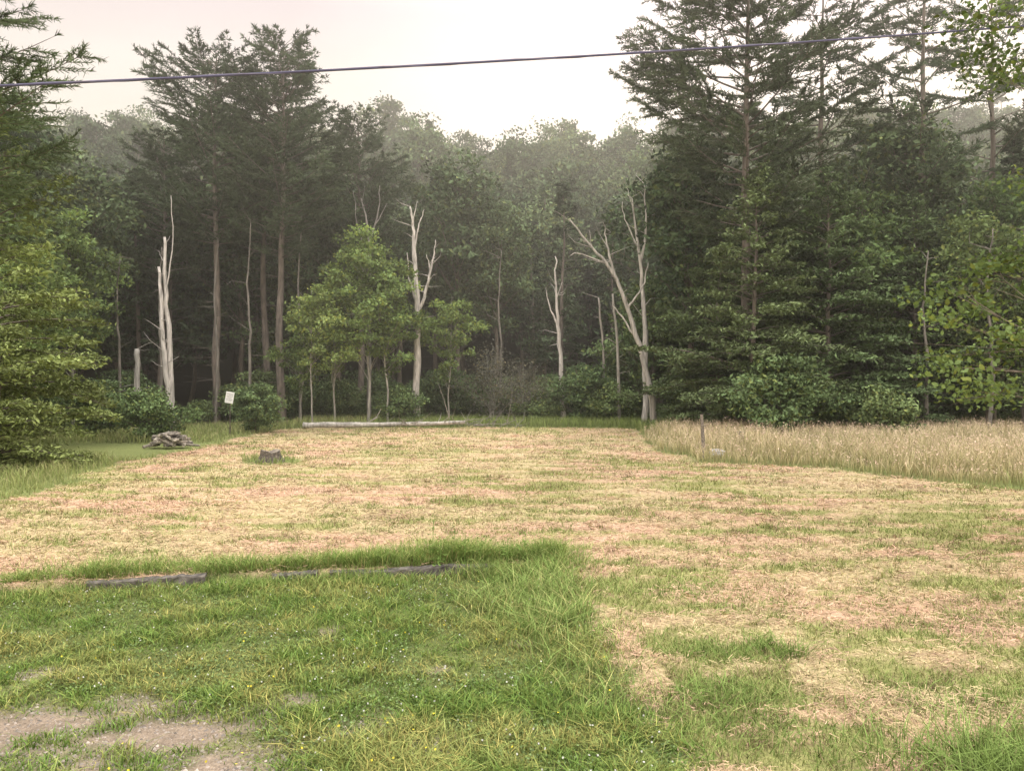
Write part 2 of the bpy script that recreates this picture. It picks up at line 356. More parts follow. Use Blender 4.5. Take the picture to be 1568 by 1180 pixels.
obj('meadow_grass',g.mesh('meadow_grass',[M_GRASS]))
g=Geo()
for wx,wy,wh in [(-1.35,13.0,.75),(-1.0,13.1,.6),(-.8,12.9,.55),(-1.2,12.8,.5),(-.55,13.1,.45),(.2,13.2,.5),(-.1,12.9,.62)]:
    z=float(terrain(np.array(wx),np.array(wy)))
    tube(g,smooth_path([(wx,wy,z),(wx+.02,wy,z+wh*.5),(wx+.03,wy+.02,z+wh)],3),np.linspace(.007,.003,7),0,[.16,.26,.07],5)
    n=40;t=R.random(n);P=np.stack([wx+R.normal(size=n)*.05,wy+R.normal(size=n)*.05,z+.05+wh*t],1)
    leaves(g,P,.05*(1.1-.6*t),0,np.array([.17,.26,.07])*(.7+.5*R.random((n,1))),up=.6,aspect=.3)
obj('tall_weeds',g.mesh('tall_weeds',[M_GRASS]))

# ------------------------------------------------------------------ trees
def broadleaf(name,h,Rc,cb,ncl,lpc,ls,col,seed,tr=None,bark=(.16,.13,.10),lean=0,clr=None,six=False,stems=1,centers=None,bend=.02,mat=None,thin=1):
    global R; R=np.random.default_rng(seed); g=Geo(); tr=tr or h*.013
    trunks=[]
    for s_ in range(stems):
        a=R.random()*6.28; ox=0 if stems==1 else .25*Rc*math.cos(a); oy=0 if stems==1 else .25*Rc*math.sin(a)
        zz=np.linspace(-.3,h*.93,9);t=np.maximum(zz,0)/h
        pts=np.stack([ox*(.3+t)+lean*t**1.5*h+np.cumsum(R.normal(size=9))*bend*h*.35,oy*(.3+t)+np.cumsum(R.normal(size=9))*bend*h*.35,zz],1);pts[0,:2]=[ox*.3,oy*.3]
        path=smooth_path(pts,3);r=tr*(1-.88*np.linspace(0,1,len(path)))*(1 if stems==1 else .75);r[0]*=1.5;r[1]*=1.15
        tube(g,path,r,1,bark,7,.06);trunks.append((path,r))
    if centers is None:
        u=nrm(R.normal(size=(ncl,3)));rr=R.random(ncl)**(1/2.0)
        azn=np.arctan2(u[:,1],u[:,0]);ph=R.random(3)*6.28
        wob=1+.24*np.sin(2*azn+ph[0])+.18*np.sin(3*azn+ph[1]+3*u[:,2])
        C=u*rr[:,None]*np.stack([Rc*wob,Rc*wob,np.full(ncl,(h-cb)/2)],1)
        tz=(C[:,2]/((h-cb)/2)); sq=1-.25*np.clip(tz,0,1)-.1*np.clip(-tz,0,1); C[:,:2]*=sq[:,None]
        C[:,2]+=(h+cb)/2; C[:,0]+=lean*(C[:,2]/h)**1.5*h
    else: C=np.array(centers,float);ncl=len(C)
    cr=clr or Rc*.24
    S0=[];S1=[];r0=[];r1=[]
    for c in C:
        path,r=trunks[R.integers(len(trunks))]
        hd=math.hypot(c[0],c[1]);za=np.clip(c[2]-.65*hd-.1*h*R.random(),cb*.75,h*.9)
        i=int(np.argmin(np.abs(path[:,2]-za)));p=path[i];
        q1=p+(c-p)*.35+[0,0,.10*hd]+R.normal(size=3)*.05*hd;q2=p+(c-p)*.7+[0,0,.10*hd]+R.normal(size=3)*.05*hd
        rb=min(r[i]*.55,.02+hd*.012)*thin
        S0+=[p,q1,q2];S1+=[q1,q2,c];r0+=[rb,rb*.7,rb*.45];r1+=[rb*.7,rb*.45,rb*.15]
        for _ in range(3):
            e=c+R.normal(size=3)*cr*[.9,.9,.5];S0.append(q2+(c-q2)*R.random());S1.append(e);r0.append(rb*.3);r1.append(rb*.08)
    sticks(g,S0,S1,np.array(r0),np.array(r1),1,np.array(bark)*.9,3)
    cb_=.6+.85*R.random(ncl);crr=cr*(.6+.8*R.random(ncl))
    n=ncl*lpc;ci=np.repeat(np.arange(ncl),lpc)
    off=nrm(R.normal(size=(n,3)))*(R.random(n)**.5)[:,None]*[1.2,1.2,.55]
    P=C[ci]+off*crr[ci][:,None]*1.35+R.normal(size=(n,3))*cr*.15
    P[:,2]-=.12*(off[:,0]**2+off[:,1]**2)*crr[ci]
    cc=np.array(col)*(cb_[ci]*(.65+.7*R.random(n)))[:,None]
    cc=cc*np.where(R.random((n,1))<.15,[[1.35,1.15,.9]],[[1,1,1]])
    leaves(g,P,ls*(.6+.8*R.random(n)),0,cc,up=.7,aspect=.55,six=six)
    return g.mesh(name,[mat or M_LEAF,M_BARK],smooth=(1,))

def conifer(name,h,Rc,cb,col,seed,kind='pine',tr=None,bark=(.17,.14,.115),step=.62,nb=5,dens=1.,ndl=.3,keep=.85,nw=.045,mat=None,k5=4):
    global R; R=np.random.default_rng(seed); g=Geo(); tr=tr or h*.0115
    zz=np.linspace(-.3,h,12);pts=np.stack([np.cumsum(R.normal(size=12))*.07,np.cumsum(R.normal(size=12))*.07,zz],1)
    path=smooth_path(pts,3);r=tr*(1-.93*np.linspace(0,1,len(path))**1.1);r[0]*=1.4
    tube(g,path,r,1,bark,8,.06)
    at=lambda z:np.array([np.interp(z,path[:,2],path[:,0]),np.interp(z,path[:,2],path[:,1]),z])
    S0=[];S1=[];r0=[];r1=[];NP=[];ND=[];NC=[]
    z=cb
    lump=R.random(40)
    while z<h-.3:
        t=(z-cb)/(h-cb)
        if kind=='pine': prof=(np.interp(t,[0,.12,.35,.7,.9,1],[.55,.95,1,.78,.5,.14]))
        else: prof=np.interp(t,[0,.12,.5,1],[.85,1,.68,.05])
        k=nb+R.integers(-1,2)
        a0=R.random()*6.28
        for b_ in range(k):
            if R.random()>keep: continue
            a=a0+b_*6.283/k+R.normal()*.25
            lv=lump[int((t*6)%6)*6+int((a%6.283)/6.284*6)]
            Lb=Rc*prof*(.5+.45*lv+.25*R.random())
            if Lb<.3: Lb=.3
            if kind=='pine': e0=.10+.45*t+R.normal()*.08;cv=.14
            else: e0=.18+.5*t+R.normal()*.08;cv=-.26
            p=at(z+R.normal()*.12);m_=6;s=np.linspace(0,1,m_)
            d=np.array([math.cos(a),math.sin(a)]);bd=R.normal()*.1
            bx=Lb*s;bz=Lb*(math.tan(e0)*s+cv*s**2)
            B=np.stack([p[0]+d[0]*bx-d[1]*bd*bx*s,p[1]+d[1]*bx+d[0]*bd*bx*s,p[2]+bz],1)
            rb=.012+Lb*.010
            for q in range(m_-1):
                S0.append(B[q]);S1.append(B[q+1]);r0.append(rb*(1-.85*s[q]));r1.append(rb*(1-.85*s[q+1]))
            br=.65+.6*R.random()
            ntw=max(4,int(Lb*4.0*dens));
            ts=.22+.78*R.random(ntw)**.8
            for tq in ts:
                o=np.array([np.interp(tq,s,B[:,0]),np.interp(tq,s,B[:,1]),np.interp(tq,s,B[:,2])])
                sd=1 if R.random()<.5 else -1
                fw=.75+.5*R.random();
                tl=Lb*(.34*(1.08-tq)+.09)*(.6+.8*R.random())
                td=np.array([d[0]*fw-d[1]*sd,d[1]*fw+d[0]*sd,0]);td/=np.linalg.norm(td)
                td[2]=(.16 if kind=='pine' else -.12)+R.normal()*.08
                e=o+td*tl
                S0.append(o);S1.append(e);r0.append(rb*.22);r1.append(rb*.08)
                nt_=max(2,int(tl/ (ndl*.6)))
                sp=(np.arange(nt_)+.6)/nt_
                for v in sp:
                    NP.append(o+td*tl*v);ND.append(td);NC.append(br)
            for v in (1.,.93): NP.append(B[-1]*v+B[-2]*(1-v));ND.append(nrm(B[-1]-B[-2]));NC.append(br)
        z+=step*(.7+.6*R.random())*(1 if t<.8 else .7)
    zd=cb*.25
    while zd<cb:
        for _ in range(2):
            a=R.random()*6.28;p=at(zd);l=Rc*.4*(.3+R.random());e=p+np.array([math.cos(a)*l,math.sin(a)*l,l*R.normal()*.12])
            S0.append(p);S1.append(e);r0.append(.025);r1.append(.006)
            S0.append(p+(e-p)*.5);S1.append(p+(e-p)*.6+R.normal(size=3)*l*.25);r0.append(.012);r1.append(.004)
        zd+=.6+R.random()*.6
    sticks(g,S0,S1,np.array(r0),np.array(r1),1,np.array(bark)*.8,3)
    NP=np.array(NP);ND=np.array(ND);NC=np.array(NC)[:,None]
    cc=np.array(col)*NC*(.7+.6*R.random((len(NP),1)))
    if kind=='pine': needles(g,NP,ND+[0,0,.2],ndl*1.15,nw,6,0,cc)
    else:
        k=k5;P=np.repeat(NP,k,0)+R.normal(size=(len(NP)*k,3))*[.2,.2,.07]
        leaves(g,P,ndl*.47*(.6+.8*R.random(len(P))),0,np.repeat(cc,k,0)*(.75+.5*R.random((len(P),1))),up=1.8,aspect=.42)
    return g.mesh(name,[mat or M_NEED,M_BARK],smooth=(1,))

def tz(x,y): return float(terrain(np.array(float(x)),np.array(float(y))))
GP=(.085,.115,.065); GH=(.12,.165,.075); GB=(.11,.16,.065); GY=(.21,.28,.105)
pA=conifer('pine_a',29,6.0,14,GP,21,nb=5)
pB=conifer('pine_b',30,5.8,13,GP,22,nb=5)
pC=conifer('pine_c',33,7.2,11,GP,23,nb=5,step=.8,keep=.8)
pD=conifer('pine_d',33,6.4,14,GP,24,nb=4,step=1.05,keep=.62)
for me,x,y,rz,s in [(pA,-23,60,.3,1.0),(pB,-17.6,60,1.2,.99),(pA,-20.4,64,2.5,1.0),(pB,-13.4,67,4,.87),(pA,-28.5,63,5,.80),
                    (pC,15.2,50,.4,1.02),(pD,22,55,1,1.0),(pD,27.6,52,2.2,1.02),(pD,33.5,54,3.4,.95)]:
    obj('pine_tree',me,(x,y,tz(x,y)),rz,s)
pE=conifer('pine_e',22,5.2,8.5,(.10,.14,.07),25,nb=4,ndl=.22,dens=1.3,nw=.025,step=.85,keep=.75)
obj('pine_tree',pE,(-20.6,27.5,0),.5,1)
hA=conifer('hemlock_a',16,6.0,.8,GH,31,kind='hem',nb=6,step=.6,tr=.2)
hB=conifer('hemlock_b',15,6.0,1.2,(.13,.18,.08),32,kind='hem',nb=6,step=.65,tr=.2)
for me,x,y,rz,s in [(hA,14.3,46,.2,1.0),(hB,19.5,47.5,1,1.08),(hA,25.5,49,2,.95),(hB,14.2,53,3,.95),(hA,18,53,4,1.2)]:
    obj('hemlock_tree',me,(x,y,0),rz,s)
hC=conifer('hemlock_c',13.5,5.6,1.5,(.22,.27,.10),33,kind='hem',nb=5,step=.65,tr=.17,ndl=.25)
obj('hemlock_tree',hC,(-20.1,29.5,0),1.5,1)
obj('hemlock_tree',hC,(-25.0,36,0),3.5,.95)
hD=conifer('hemlock_d',5.2,3.0,.2,(.20,.245,.09),34,kind='hem',nb=6,step=.4,tr=.07,ndl=.2,dens=1.4)
obj('hemlock_tree',hD,(-18.4,27.5,0),.5,1.0)
obj('hemlock_tree',hD,(-19.9,25.6,0),2.5,1.0)

yA=broadleaf('young_a',14.5,2.7,4.5,62,120,.14,GY,41,tr=.11,bark=(.3,.28,.24),clr=.6)
yB=broadleaf('young_b',11,2.1,3.5,42,110,.13,GY,42,tr=.08,bark=(.3,.28,.24),clr=.52)
for me,x,y,rz,s in [(yA,-10.4,56,0,1.03),(yA,-12.9,56.5,2,.8),(yB,-8.9,56,1,1.1),(yB,-14.1,55,2,.95),(yB,-4.8,59,3,.95),(yB,-15.6,57,4,.75),(yB,-32,50,1,1.2),(yA,-29.5,52,1,1.05),(yA,-27,43,2,.75),(yB,-26.5,39,2,.8)]:
    obj('young_birch_tree',me,(x,y,0),rz,s)
mA=broadleaf('maple_a',17,4.8,2.5,120,140,.18,GB,43,clr=1.05)
mB=broadleaf('maple_b',15,4.2,1.5,110,130,.18,(.095,.145,.06),44,clr=1.05)
for me,x,y,rz,s in [(mA,-33,47,0,1),(mA,29,47,2,.8),(mB,33.5,43,3,.85),(mA,23,51,1,1.0),(mB,-39,44,1,1.1),(mA,31,50,4,.95)]:
    obj('maple_tree',me,(x,y,0),rz,s)
bA=broadleaf('shrub_a',4.2,2.4,.3,70,140,.11,(.12,.17,.075),51,tr=.06,clr=.55,stems=3,mat=M_NEED)
bB=broadleaf('shrub_b',2.6,1.8,.2,50,150,.09,(.13,.18,.075),52,tr=.04,clr=.45,stems=3,mat=M_NEED)
bD=broadleaf('shrub_dead',6,2.6,.5,60,50,.09,(.17,.17,.14),53,tr=.06,bark=(.28,.26,.23),clr=.8,stems=4)
for me,x,y,rz,s in [(bA,14.6,41.5,0,1.1),(bB,-19.6,42,1,1.05),(bB,-8.2,57.6,2,1.1),(bA,-16.4,49,2,.75),(bD,-1.7,59.5,0,1.05),(bD,1.2,60,2,.8),(bA,5.6,59.5,3,1.1),(bB,2.2,60,4,1),(bB,7.5,58.5,2,1.2),(bA,-24.5,45,3,.8),(bA,18,44,3,.8),(bB,20.5,42.5,1,1.1)]:
    obj('shrub',me,(x,y,0),rz,s)
cs=[]
R=np.random.default_rng(8)
for c in [(-5.4,-.3,4.6),(-5.0,.4,4.2),(-4.6,-.2,5.0),(-4.4,.3,4.4),(-4.0,0,3.6),(-4.9,.5,3.5),(-5.3,-.4,3.3),(-4.2,.2,2.9),(-3.6,0,4.7),(-3.5,.4,3.9),(-3.4,-.5,3.0),(-4.7,0,2.9),(-4.3,-.2,3.9),(-3.9,.5,5.2),
          (-4.4,0,8.3),(-4.2,.5,8.9),(-4.0,.3,9.5),(-3.7,.6,8.6),(-4.7,.2,9.3),(-3.2,-.3,6.4),(-3.5,.2,5.6),(-3.6,.2,10.0)]: cs.append(c)
for _ in range(60):
    u=nrm(R.normal(size=3));cs.append((u[0]*3.0,u[1]*3.4,7+u[2]*3.8))
nm=broadleaf('maple_near',11.5,5,2,0,150,.05,(.15,.20,.08),61,tr=.2,clr=.40,six=True,centers=cs,thin=.35)
obj('maple_tree',nm,(12.6,13.2,0),0,1)

# ---------------- dead snags
def snag(name,loc,limbs,col=(.36,.33,.29),s=1):
    global R;R=np.random.default_rng(abs(int(loc[0]*100))+3);g=Geo()
    for pts,ra,rb in limbs:
        p=smooth_path(pts,5);p[1:-1]+=R.normal(size=(len(p)-2,3))*.035;n=len(p)
        tube(g,p,np.linspace(ra,rb,n),0,np.array(col),8,.14)
        if ra>.1:
            for _ in range(9):
                i=R.integers(n//3,n);l=.3+R.random()*1.1;d=nrm(R.normal(size=3)*[1,1,.4]+[0,0,.5]);q=p[i]+d*l
                sticks(g,[p[i],q],[q,q+nrm(d+R.normal(size=3)*.4)*l*.6],np.array([.035,.018]),np.array([.018,.005]),0,np.array(col)*.85,5)
    obj(name,g.mesh(name,[M_DEAD],smooth=(0,)),(loc[0],loc[1],0),0,s)
W=(.52,.48,.44)
snag('dead_tree',(-22.7,51.5,0),[([(0,0,-.2),(0,0,3),(-.15,0,7),(-.45,.1,10.5),(-.5,.1,14)],.27,.09),([(.1,-.1,-.2),(-.2,-.3,4),(-.55,-.3,8),(-.75,-.3,11.8)],.22,.09),([(-.4,0,9),(.1,0,13),(.0,0,17)],.06,.02)],W,.92)
snag('dead_tree',(-24.6,51,0),[([(0,0,-.2),(-.1,0,2.5),(-.1,0,5.4)],.21,.17)],(.34,.32,.29))
snag('dead_tree',(-7.1,58,0),[([(0,0,-.2),(-.05,0,4),(.05,0,8),(-.2,0,12),(-.3,0,14.5),(-.55,0,16.4)],.32,.06),([(.05,0,8.2),(.6,0,10),(1.1,0,12),(1.35,0,13.9)],.15,.03),([(-.25,0,13),(.1,0,14.8),(.5,.1,16.2)],.08,.02),([(0,0,9),(-.6,.2,11),(-.8,.2,13)],.08,.02),([(1.0,0,11.5),(.7,0,12.8)],.05,.015),([(-.4,0,15),(.0,0,16.8)],.05,.015)],W)
snag('dead_tree',(10.0,54,0),[([(0,0,-.2),(-.5,0,3.6),(-1.6,0,7.3),(-2.8,0,10.6),(-4.4,0,12.6),(-6.0,0,14.6)],.25,.04),([(-2.7,0,10.3),(-3.3,0,12.5),(-3.5,.2,14.2)],.11,.025),([(-3.6,0,11.6),(-5.4,0,12.2),(-6.0,0,12.0)],.06,.015),([(-1.2,0,6.2),(-2.6,.2,8.1),(-3.0,.2,8.8)],.08,.02),([(-4.4,0,12.6),(-4.6,0,13.8)],.04,.01),([(-2,0,8.4),(-.9,0,9.8),(-.5,0,11.6)],.09,.02)],(.40,.37,.33))
snag('dead_tree',(9.6,56,0),[([(0,0,-.2),(.1,0,5),(-.1,0,9.5),(-.5,0,13),(-.9,0,16.5)],.25,.05),([(-.3,0,11.8),(.1,0,14.6),(-.05,0,17.6)],.11,.03),([(-.5,0,13),(-1.4,.1,15),(-1.6,.1,16.3)],.06,.015),([(-.8,0,15.8),(-1.3,0,17.3)],.04,.01)],(.46,.43,.39))
snag('dead_tree',(3.9,60,0),[([(0,0,-.2),(0,0,3),(-.3,0,7),(-.5,0,10),(-.55,0,13)],.23,.04),([(-.35,0,7.6),(-1.0,0,9.2),(-1.3,0,10.6)],.08,.02),([(-.5,0,9.5),(0,0,11)],.05,.015)],W)
snag('dead_tree',(8.0,57.5,0),[([(0,0,-.2),(-.1,0,5),(-.5,0,9.8)],.14,.07)],(.32,.3,.26))
snag('dead_tree',(7.1,60,0),[([(0,0,-.2),(0,0,5),(-.4,0,9.8)],.13,.07)],(.3,.27,.24))
snag('dead_tree',(-11.5,62,0),[([(0,0,-.2),(.1,0,8),(0,0,15),(-.6,0,18)],.2,.04),([(0,0,14),(.8,0,17),(.9,0,19)],.08,.02),([(0,0,13),(-.9,0,16),(-1.2,0,18.5)],.07,.02),([(.4,0,15.6),(1.5,0,17.6)],.05,.015)],(.25,.23,.21))
for x_,y_,h_ in [(-19.4,57,15),(-25.5,56,13),(-16.2,59,16),(-27.5,54,12),(-31,48,14),(31,47,13),(24.6,46,11),(27.5,44.5,12),(-1.0,63,14),(-30.5,46,10),(-22.2,58,14)]:
    snag('bare_tree_trunk',(x_,y_,0),[([(0,0,-.2),(.1,0,h_*.4),(-.1,.1,h_*.7),(.15,0,h_)],.13,.03)],(.19,.17,.145))

# ---------------- hillside forest & undergrowth (instanced)
def scatter(name,P,rz,sc,idx,meshes):
    col=bpy.data.collections.new(name+'_variants')
    for i,me in enumerate(meshes):
        o=bpy.data.objects.new('%s_variant_%02d'%(name,i),me); col.objects.link(o)
    me=bpy.data.meshes.new(name);me.vertices.add(len(P));me.vertices.foreach_set('co',np.asarray(P,np.float32).ravel())
    a=me.attributes.new('rz','FLOAT','POINT');a.data.foreach_set('value',np.asarray(rz,np.float32))
    a=me.attributes.new('sc','FLOAT','POINT');a.data.foreach_set('value',np.asarray(sc,np.float32))
    a=me.attributes.new('ix','INT','POINT');a.data.foreach_set('value',np.asarray(idx,np.int32))
    ob=obj(name,me);ng=bpy.data.node_groups.new(name,'GeometryNodeTree')
    ng.interface.new_socket('Geometry',in_out='INPUT',socket_type='NodeSocketGeometry');ng.interface.new_socket('Geometry',in_out='OUTPUT',socket_type='NodeSocketGeometry')
    N=ng.nodes;L=ng.links;gi=N.new('NodeGroupInput');go=N.new('NodeGroupOutput')
    ci=N.new('GeometryNodeCollectionInfo');ci.inputs['Collection'].default_value=col;ci.inputs['Separate Children'].default_value=True;ci.inputs['Reset Children'].default_value=True
    ip=N.new('GeometryNodeInstanceOnPoints');ip.inputs['Pick Instance'].default_value=True
    def na(n,t):
        x=N.new('GeometryNodeInputNamedAttribute');x.data_type=t;x.inputs['Name'].default_value=n;return x.outputs[0]
    cx=N.new('ShaderNodeCombineXYZ');L.new(na('rz','FLOAT'),cx.inputs['Z'])
    L.new(gi.outputs[0],ip.inputs['Points']);L.new(ci.outputs[0],ip.inputs['Instance']);L.new(na('ix','INT'),ip.inputs['Instance Index'])
    L.new(cx.outputs[0],ip.inputs['Rotation']);L.new(na('sc','FLOAT'),ip.inputs['Scale']);L.new(ip.outputs[0],go.inputs[0])
    md=ob.modifiers.new('scatter','NODES');md.node_group=ng
    return ob
FM=[broadleaf('forest_a',20,4.8,6,85,90,.25,(.085,.125,.065),71,clr=1.2,mat=M_FOR),
    broadleaf('forest_b',21,4.2,8,80,90,.24,(.095,.135,.065),72,clr=1.1,mat=M_FOR),
    broadleaf('forest_c',18,5.0,4,85,90,.25,(.075,.115,.06),73,clr=1.25,mat=M_FOR),
    broadleaf('forest_d',22,3.9,9,75,90,.24,(.10,.145,.07),74,clr=1.05,mat=M_FOR),
    conifer('forest_e',21,3.8,5,(.07,.10,.055),75,kind='hem',nb=4,step=.9,ndl=.5,dens=.6,mat=M_FOR,k5=3),
    broadleaf('forest_f',13,3.4,2,75,90,.19,(.10,.15,.065),76,clr=.95,mat=M_FOR),
    broadleaf('forest_g',20,4.2,8,95,120,.18,(.09,.13,.065),77,clr=1.0,mat=M_FOR)]
R=np.random.default_rng(99)
gx,gy=np.meshgrid(np.arange(-150,151,6.5),np.arange(36,172,6.5))
x=gx.ravel()+R.uniform(-2.8,2.8,gx.size);y=gy.ravel()+R.uniform(-2.8,2.8,gx.size)
st=np.where((x>-30)&(x<12),5.,2.)
k=(y>forest_edge(x)+st)&(np.abs(x)<.70*y+10);x,y=x[k],y[k]
ix=R.choice(6,len(x),p=[.22,.2,.2,.16,.12,.10]);near=y<forest_edge(x)+20
ix=np.where(near,R.choice([5,6,4],len(x),p=[.3,.5,.2]),ix)
sc=.88+.36*R.random(len(x)); sc*=np.where(y>140,.80+.38*noise(x/12,y/30),1)
scatter('forest_trees',np.stack([x,y,terrain(x,y)-.1],1),R.random(len(x))*6.28,sc,ix,FM)
n=230;x=R.uniform(-60,60,n);y=forest_edge(x)+R.uniform(.5,9,n);k=np.abs(x)<.70*y+4;x,y=x[k],y[k]
scatter('undergrowth',np.stack([x,y,terrain(x,y)-.1],1),R.random(len(x))*6.28,.4+.7*R.random(len(x)),R.integers(0,2,len(x)),[bA,bB])

# ------------------------------------------------------------------ objects
def timber(loc,ln,rz):
    g=Geo();n=24;s=.085
    xs_=np.linspace(-ln/2,ln/2,n);prof=np.array([(-s,-s*.8),(-s,s*.7),(-s*.8,s*.9),(s*.8,s*.9),(s,s*.7),(s,-s*.8)])
    V=[]
    for x_ in xs_:
        q=prof*(1+R.normal(size=(6,2))*.10)
        V+= [(x_,a,b_+.015*math.sin(x_*3)) for a,b_ in q]
    i=np.arange(n-1)[:,None]*6;j=np.arange(6)[None];k_=(j+1)%6
    F=np.stack([i+j,i+k_,i+6+k_,i+6+j],-1).reshape(-1,4)
    col=np.array([.135,.12,.105])*(.5+.8*R.random((n*6,1)))
    g.add(V,[F,np.arange(6)[None],(np.arange(6)+6*(n-1))[None]],0,col)
    o=obj('landscape_timber',g.mesh('landscape_timber',[M_WOOD]),loc,rz)
R=np.random.default_rng(4)
for cx,ln in [(-1.6,2.7),(-3.45,.7),(-5.6,1.7)]:
    yy=timber_y(cx);timber((cx,yy-.05,tz(cx,yy+.4)-.06),ln,math.atan(.2))
g=Geo();n=22;th=np.linspace(0,2*math.pi,n,endpoint=False);V=[]
fl=1+.22*np.maximum(0,np.sin(5*th+1))
for z_,r_ in [(-.05,.52),(.1,.44),(.25,.37),(.42,.35)]:
    f=1+(fl-1)*(1.2-z_*2);V+=[(r_*math.cos(t)*f[i],r_*math.sin(t)*f[i],z_+ (0.05*math.sin(2*t) if z_>.4 else 0)+.015*R.normal()) for i,t in enumerate(th)]
i=np.arange(3)[:,None]*n;j=np.arange(n)[None];k_=(j+1)%n
col=np.tile([.11,.09,.07],(4*n,1))*(.5+R.random((4*n,1)))
g.add(V,[np.stack([i+j,i+k_,i+n+k_,i+n+j],-1).reshape(-1,4)],0,col)
top=np.array(V[-n:]);inner=top*[.9,.9,1]+[0,0,.01]
g.add(np.concatenate([top+[0,0,.001],inner,[[0,0,.36]]]),[np.stack([j[0],k_[0],k_[0]+n,j[0]+n],-1),np.stack([j[0]+n,k_[0]+n,np.full(n,2*n)],-1)],0,np.concatenate([np.full((n,3),.1),np.tile([.26,.22,.17],(n,1)),[[.08,.06,.05]]]))
obj('tree_stump',g.mesh('tree_stump',[M_WOOD]),(-9.5,30.4,tz(-9.5,30.4)))
g=Geo();n=14;th=np.linspace(0,2*math.pi,n,endpoint=False)
V=[];
for z_,r_ in [(-.05,.3),(.25,.25),(.78,.23)]: V+=[(r_*math.cos(t)*(1+.1*math.sin(4*t)),r_*math.sin(t),z_+.02*R.normal()) for t in th]
i=np.arange(2)[:,None]*n;j=np.arange(n)[None];k_=(j+1)%n
g.add(V,[np.stack([i+j,i+k_,i+n+k_,i+n+j],-1).reshape(-1,4),(np.arange(n)+2*n)[None]],0,[.14,.12,.10])
obj('tree_stump',g.mesh('tree_stump_b',[M_WOOD]),(10.9,37,tz(10.9,37)))
g=Geo()
for q in range(60):
    px=R.uniform(-1,1);lay=R.integers(0,5);pz=.06+lay*.13;px*=1-.16*lay
    l=.25+.2*R.random();a=R.normal()*.35+(math.pi/2 if R.random()<.65 else 0);pt=R.normal()*.15;py=R.normal()*.2
    d=np.array([math.cos(a),math.sin(a),pt])*l;c=np.array([px,py,pz])
    r_=.05+.045*R.random();cc=np.array([.34,.30,.25])*(.3+1.0*R.random())
    tube(g,[c-d,c,c+d],[r_,r_*1.05,r_*.95],0,cc,6,.15)
obj('firewood_pile',g.mesh('firewood_pile',[M_WOOD]),(-16.5,37.3,tz(-16.5,37.3)+.12))
g=Geo();p=smooth_path([(-14.2,52.6,.30),(-11,52.4,.33),(-8,52.6,.36),(-5.5,52.5,.42),(-3.2,52.8,.5)],6)
tube(g,p,np.linspace(.2,.11,len(p)),0,np.tile([.46,.43,.38],(len(p)*8,1))*(.6+.5*R.random((len(p)*8,1))),8,.14)
for _ in range(22):
    i=R.integers(8,len(p));d=nrm(R.normal(size=3)*[1,1,.3]+[.8,0,.5]);l=.5+1.3*R.random();q=p[i]+d*l
    sticks(g,[p[i],q],[q,q+nrm(d+R.normal(size=3)*.5)*l*.7],np.array([.03,.018]),np.array([.018,.006]),0,[.32,.29,.25],5)
obj('fallen_log',g.mesh('fallen_log',[M_DEAD],smooth=(0,)))
g=Geo()
for _ in range(34):
    a=np.array([R.uniform(-3.2,.5),R.uniform(53,56),.1+.2*R.random()]);d=nrm(R.normal(size=3)*[1,.6,.3]+[0,0,.25]);l=.5+1.3*R.random()
    q=a+d*l;sticks(g,[a,q],[q,q+nrm(d+R.normal(size=3)*.5)*l*.6],np.array([.022,.014]),np.array([.014,.005]),0,np.array([.33,.3,.26])*(.5+.6*R.random()),5)
obj('brush_pile',g.mesh('brush_pile',[M_DEAD]))
g=Geo();tube(g,[(0,0,-.3),(.01,0,.6),(-.03,0,1.3),(-.06,.01,1.8)],[.085,.08,.075,.07],0,[.19,.16,.13],8,.1)
sticks(g,[(-.12,-.08,1.35)],[(.10,-.09,1.33)],.02,.02,0,[.2,.17,.14],5)
obj('fence_post',g.mesh('fence_post',[M_WOOD]),(7.95,32.2,tz(7.95,32.2)))
bpy.ops.mesh.primitive_ico_sphere_add(subdivisions=3,radius=.3,location=(8.5,32.0,.2));o=bpy.context.object;o.name='rock'
for v in o.data.vertices:
    n_=float(fbm(np.array(v.co.x*5+3),np.array(v.co.y*5+v.co.z*7)));v.co*= .7+.6*n_
    v.co.z*=.6;v.co.x*=1.1
at=o.data.attributes.new('Col','FLOAT_COLOR','POINT');at.data.foreach_set('color',np.tile([.42,.41,.42,1],len(o.data.vertices)).astype(np.float32));o.data.materials.append(M_STONE)
par=bpy.data.objects.new('posted_sign',None);bpy.context.scene.collection.objects.link(par);par.location=(-16.4,45,0)
def box(g,c,s,mat,col):
    c=np.array(c);s=np.array(s)/2;V=[c+s*np.array(q) for q in [(-1,-1,-1),(1,-1,-1),(1,1,-1),(-1,1,-1),(-1,-1,1),(1,-1,1),(1,1,1),(-1,1,1)]]
    g.add(V,[np.array([[0,3,2,1],[4,5,6,7],[0,1,5,4],[1,2,6,5],[2,3,7,6],[3,0,4,7]])],mat,col)
g=Geo();box(g,(0,0,0),(.46,.03,.66),0,[.78,.78,.78])
for i_,w_ in enumerate([.3,.34,.26,.32]): box(g,(0,-.018,.2-.11*i_),(w_,.004,.03),0,[.35,.35,.36])
o=obj('sign_board',g.mesh('sign_board',[M_PAINT]),(0,-.07,2.3));o.rotation_euler=(0.1,.18,.15);o.parent=par
g=Geo();tube(g,[(0,0,-.2),(0,0,1.2),(.02,0,2.5)],[.035,.03,.028],0,[.08,.07,.055],8,.08);o=obj('sign_post',g.mesh('sign_post',[M_WOOD]));o.parent=par
A=np.array([-6.62,10,6.87]);B=np.array([9.27,14,9.50]);d=(B-A)
ts=np.linspace(-.72,1.95,90);P=A+d*ts[:,None];P[:,2]+=-.07+.28*(ts-.5)**2
g=Geo();tube(g,P,.018,0,[.10,.095,.16],8)
